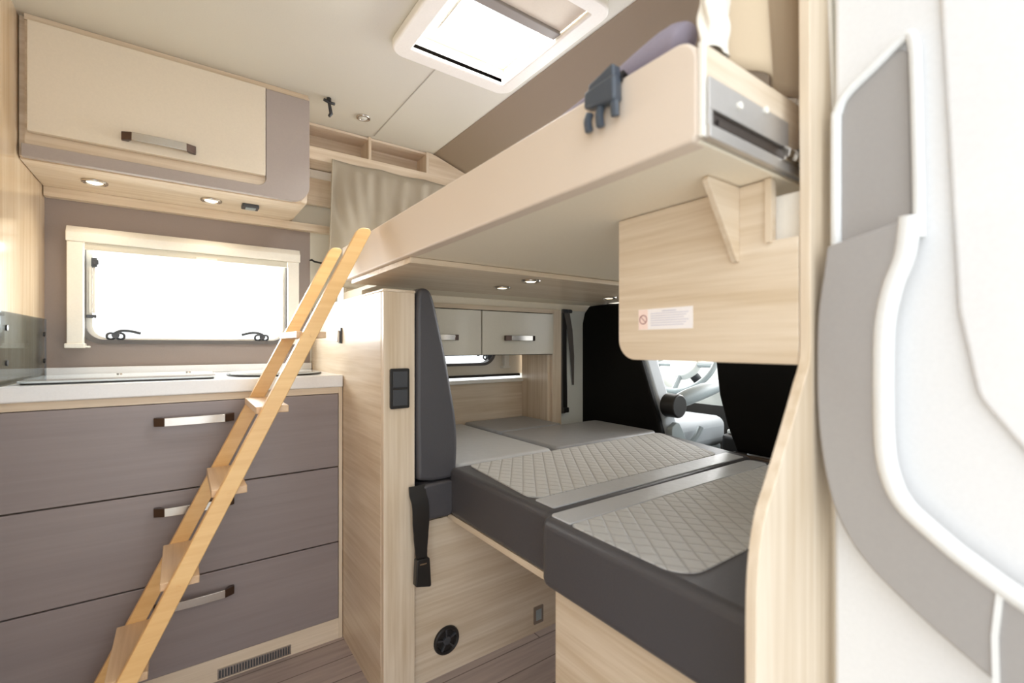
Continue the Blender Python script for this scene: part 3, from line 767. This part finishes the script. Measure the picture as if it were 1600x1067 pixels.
MB('mattress').tube(smooth_path([(.500, .330, 1.366), (.500, .350, 1.376), (.497, .40, 1.374), (.495, .47, 1.366), (.493, .56, 1.360)]), [.006, .010, .016, .020, .021, .021, .021, .020, .020, .019, .018, .017, .016, .015, .014, .013, .012, .011, .010, .009, .008, .007, .006, .005, .004], 14).build('folded_cover', ma)
# buckle on the front board
bc = thing('strap_buckle', 'grey side release buckle hanging on the padded bunk front', 'buckle', (.445, .415, 1.28))
MB('buckle').prism('x', rp([(.389, 1.302), (.443, 1.312), (.442, 1.334), (.390, 1.336)], .005), .432, .448).build('housing', bc, bevel=.004)
m = MB('black'); m.strap([(.470, .410, 1.341), (.452, .408, 1.345), (.446, .405, 1.330)], .034, .003, (0, 1, 0)); m.build('webbing', bc)
MB('buckle').prism('x', rp([(.392, 1.332), (.440, 1.326), (.435, 1.342), (.393, 1.352)], .004), .434, .449).build('ladder_lock', bc, bevel=.003)
m = MB('buckle')
for y, ya, zz in ((.438, .440, 1.282), (.418, .419, 1.281), (.395, .393, 1.285)):
    m.tube(smooth_path([(.440, y, 1.306), (.438, ya, 1.296), (.440, (y + ya) / 2, zz)]), [.0055] * 12 + [.004], 8)
m.build('prongs', bc)
# board with lamps below the bunk, and the pale valance behind it
lb = thing('lamp_board', 'long oak board with lamps under the far half of the bunk', 'board', (1.1, 1.32, 1.205))
MB('oakx').box(.462, 1.69, 1.080, 1.565, 1.206, 1.2205).build('board', lb, bevel=.0015)
G = 'lamps in the board under the bunk'
downlight(.916, 1.34, 1.206, 'round recessed lamp in the oak board under the bunk, farthest left', r=.026, power=.7)
downlight(.895, 1.15, 1.206, 'round recessed lamp in the oak board under the bunk, nearer middle one', r=.026, power=.7)
downlight(1.48, 1.36, 1.206, 'round recessed lamp in the oak board beside the hanging oak panel', r=.026, power=.7)
vl = MB('under'); vl.box(.55, 1.85, 1.566, 1.735, 1.207, 1.22); vl.box(.55, 1.54, 1.735, 1.75, 1.177, 1.22); vl.box(1.54, 1.85, 1.735, 1.744, 1.177, 1.22); vl.box(.55, 1.475, 1.75, 1.97, 1.178, 1.22)
tag(vl.build('valance'), 'pale valance strip between oak lamp board and dinette cupboard', 'valance')

# hanging oak panel with label
XS = .631
hp = thing('hanging_panel', 'oak panel with rounded corner hanging below the near end of the bunk', 'panel', (XS, .41, .97))
pp = rp([(.557, 1.2195), (.297, 1.2195), (.297, 1.138), (.2635, 1.138), (.2635, .976), (.557, .976)], [.002, 0, 0, 0, 0, .035], 8)
MB('oaky').prism('x', pp, XS, XS + .014).build('board', hp, bevel=.0008)
MB('oakx').prism('y', [(XS - .075, 1.2195), (XS, 1.2195), (XS, 1.116), (XS - .006, 1.116), (XS - .078, 1.215)], .339, .347).build('bracket', hp, bevel=.0005)
MB('oakz').box(XS - .004, XS, .295, .303, 1.136, 1.2195).build('edge_strip', hp)
part(MB('white').box(XS + .020, XS + .030, .2635, .31, 1.12, 1.2).build('notch_brightener', hp), 'white panel added to make the notch bright')  # white panel added behind the notch so that it reads bright
lab = thing('warning_label', 'small white warning sticker with red prohibition circle on the oak panel', 'sticker', (XS, .46, 1.03))
y0, y1, z0, z1 = .513, .411, 1.028, 1.060
MB('label').box(XS - .0006, XS, y1, y0, 1.0265, 1.0605).build('sheet', lab)
MB('labelpink').box(XS - .0008, XS - .0002, .494, .5125, 1.027, 1.060).build('pictogram_field', lab)
m = MB('red'); m.torus((XS - .001, .503, 1.0435), (1, 0, 0), .0072, .0007, 32, 6)
m.tube([(XS - .001, .508, 1.0485), (XS - .001, .498, 1.0385)], .0006, 6); m.build('prohibition_sign', lab)
m = MB('ink')
m.box(XS - .0009, XS - .0002, .440, .466, 1.0555, 1.0568)
for i in range(6):
    z = 1.0525 - i * .0038; m.box(XS - .0009, XS - .0002, .418 + .004 * (i % 3), .488, z - .0005, z + .0005)
m.build('text_lines', lab)

# near end: post with the cut-out curve
po = thing('door_post', 'tall oak post panel with curved cut-out beside the sliding door opening', 'post', (.62, .27, 0))
curve = smooth_path([(.631, 1.20), (.631, 1.05), (.630, .985), (.612, .953), (.588, .915), (.565, .880), (.541, .845), (.520, .815), (.508, .780), (.502, .745), (.500, .700), (.500, .60)], 4)
poly = [(.624, 1.86)] + curve + [(.500, 0), (.752, 0), (.747, .60), (.735, .90), (.714, 1.13), (.690, 1.36), (.668, 1.60), (.655, 1.86)]
MB('oakz').prism('y', poly, .250, .2625).build('board', po, bevel=.001)
ja = thing('door_jamb', 'white door pillar trim with dark rubber seal beside the oak post', 'pillar', (.80, .27, 0))
jp = [(.752, 0), (.747, .60), (.735, .90), (.714, 1.13), (.690, 1.36), (.668, 1.60), (.655, 1.86)]
jq = [(a + .012, z) for a, z in jp]; jr = [(a + .014, z) for a, z in jp]; js = [(a + .020, z) for a, z in jp]
MB('white').prism('y', [(a + .0005, z) for a, z in jp] + jq[::-1], .246, .27).build('trim', ja)
MB('black').prism('y', jr + js[::-1], .250, .262).build('rubber_seal', ja)
MB('white').prism('y', [(a + .020, z) for a, z in jp] + [(.95, 1.86), (.95, 0)], .252, .30).build('pillar', ja)
# curtain at the near end of the bunk
nc = thing('curtain', 'tan curtain with white ruffled heading at the near end of the bunk', 'curtain', (.6, .31, 1.33))
def nf(u, v):
    x = .527 + .24 * u; z = 1.345 + .52 * v
    return (x, .298 + .010 * math.sin(u * 14 + v * 3) + .01 * v, z)
MB('tan_curtain').grid(nf, 60, 30).build('cloth', nc, solid=.003, angle=80)
def ff(u, v):
    a = 2 * math.pi * u; rr = 1 + .12 * math.sin(v * 70 + 3 * math.sin(a * 2)) + .10 * math.sin(a * 5 + v * 20)
    return (.500 + .024 * rr * math.cos(a), .298 + .011 * rr * math.sin(a), 1.335 + .53 * v)
MB('fleece').grid(ff, 40, 160).build('ruffled_heading', nc, angle=80)

# ============================================================ OPEN DOOR ON THE RIGHT
KD = .7444                                  # door leaf stands just in front of the jamb
XD = .90 * KD
def dq(p): return (p[0] * KD, 1 + (p[1] - 1) * KD)
def d3(p): return (p[0] * KD, p[1] * KD, 1 + (p[2] - 1) * KD)
dr_ = sempty('door_1', (XD + .02, .0, 0))
MB('doorwhite').box(XD, XD + .04, -.75, .239, -.05, 1.86).build('door_leaf', dr_, bevel=.006)
panel = rp([dq(q) for q in [(.205, 2.0), (.165, 1.05), (.145, .93), (.06, .80), (-.7, .80), (-.7, 2.0)]], [.01, .03, .05, .03, .01, .01], 6)
MB('doorwhite').prism('x', panel, XD - .008, XD).build('raised_panel', dr_, bevel=.005, seg=4)
rec = rp([dq(q) for q in [(.311, 1.160), (.311, 1.408), (.2195, 1.464), (.216, 1.178)]], [.003, .022, .011, .003], 6)
part(MB('doorgrey').prism('x', rec, XD - .005, XD + .001).build('grey_insert', dr_, bevel=.002), 'flat grey insert')
rim = smooth_path([d3(q) for q in [(.892, .3145, 1.10), (.892, .3145, 1.360), (.892, .312, 1.388), (.890, .300, 1.412), (.890, .262, 1.440), (.890, .225, 1.466), (.888, .213, 1.455), (.888, .210, 1.40), (.888, .207, 1.25), (.888, .206, 1.16)]], 6)
MB('doorrim').tube(rim, .0058, 14).build('insert_rim', dr_)
XH = XD - .032
out = smooth_path([dq(q) for q in [(.316, 1.162), (.3215, 1.115), (.3285, 1.06), (.331, .99), (.329, .88), (.318, .79), (.300, .725), (.268, .672), (.215, .625), (.150, .580), (.08, .54), (-.05, .48), (-.30, .40)]], 6)
inn = smooth_path([dq(q) for q in [(-.30, .55), (-.05, .615), (.08, .665), (.150, .705), (.190, .735), (.222, .765), (.238, .800), (.246, .85), (.2475, .95), (.2455, 1.03), (.236, 1.085), (.222, 1.13), (.216, 1.185)]], 6)
part(MB('doorgrey').prism('x', out + inn, XH, XD).build('armrest_trim', dr_, bevel=.006, seg=4), 'grey curved armrest trim')
rimp = [(XH + .004, p_[0] - .004, p_[1] + .002) for p_ in inn]
MB('doorrim').tube(rimp, .0098, 16).build('grip_rim', dr_)
m = MB('doorrim'); m.strap([(XH - .001, .088, .77), (XH - .001, .092, .72), (XH - .001, .091, .67)], .005, .0016, (0, 1, 0)); m.build('trim_joint', dr_)

# ============================================================ LADDER
ld = thing('ladder', 'beech ladder with two rails leaning on the bunk in front of the drawers', 'ladder', (-.2, 1.42, 0))
th = math.atan2(.49, 1.0)
def rail(y0, y1, xt, zt, name='rail'):
    # left edge passes (xt,zt) going down with slope .4905
    L = lambda z: xt + (z - zt) * .4905
    wdt = .0425
    top = zt
    pts = [(L(0), 0), (L(0) + wdt + .010, 0), (L(top) + wdt, top + .006), (L(top) + .003, top + .003)]
    pts = rp([(L(0), 0), (L(0) + wdt, 0), (L(top) + wdt + .002, top + .012), (L(top) + .006, top + .012)], [0, 0, .010, .026], 8)
    return MB('ladder').prism('y', pts, y0, y1)
rail(1.28, 1.30, .393, 1.315).build('rail', ld, bevel=.002)
rail(1.55, 1.57, .388, 1.306).build('rail', ld, bevel=.002)
for x, z in ((.247, 1.030), (.155, .840), (.062, .650), (-.035, .458), (-.130, .272)):
    MB('ladder_step').box(x - .004, x + .070, 1.3005, 1.5495, z - .010, z + .008).build('tread', ld, bevel=.002)
for x, z in ((.247, 1.030), (.155, .840), (.062, .650), (-.035, .458), (-.130, .272)):
    MB('ladder').cyl((x + .022 + .0075, 1.2795, z - .002), (0, -1, 0), .005, .0012, 12).build('dowel', ld)
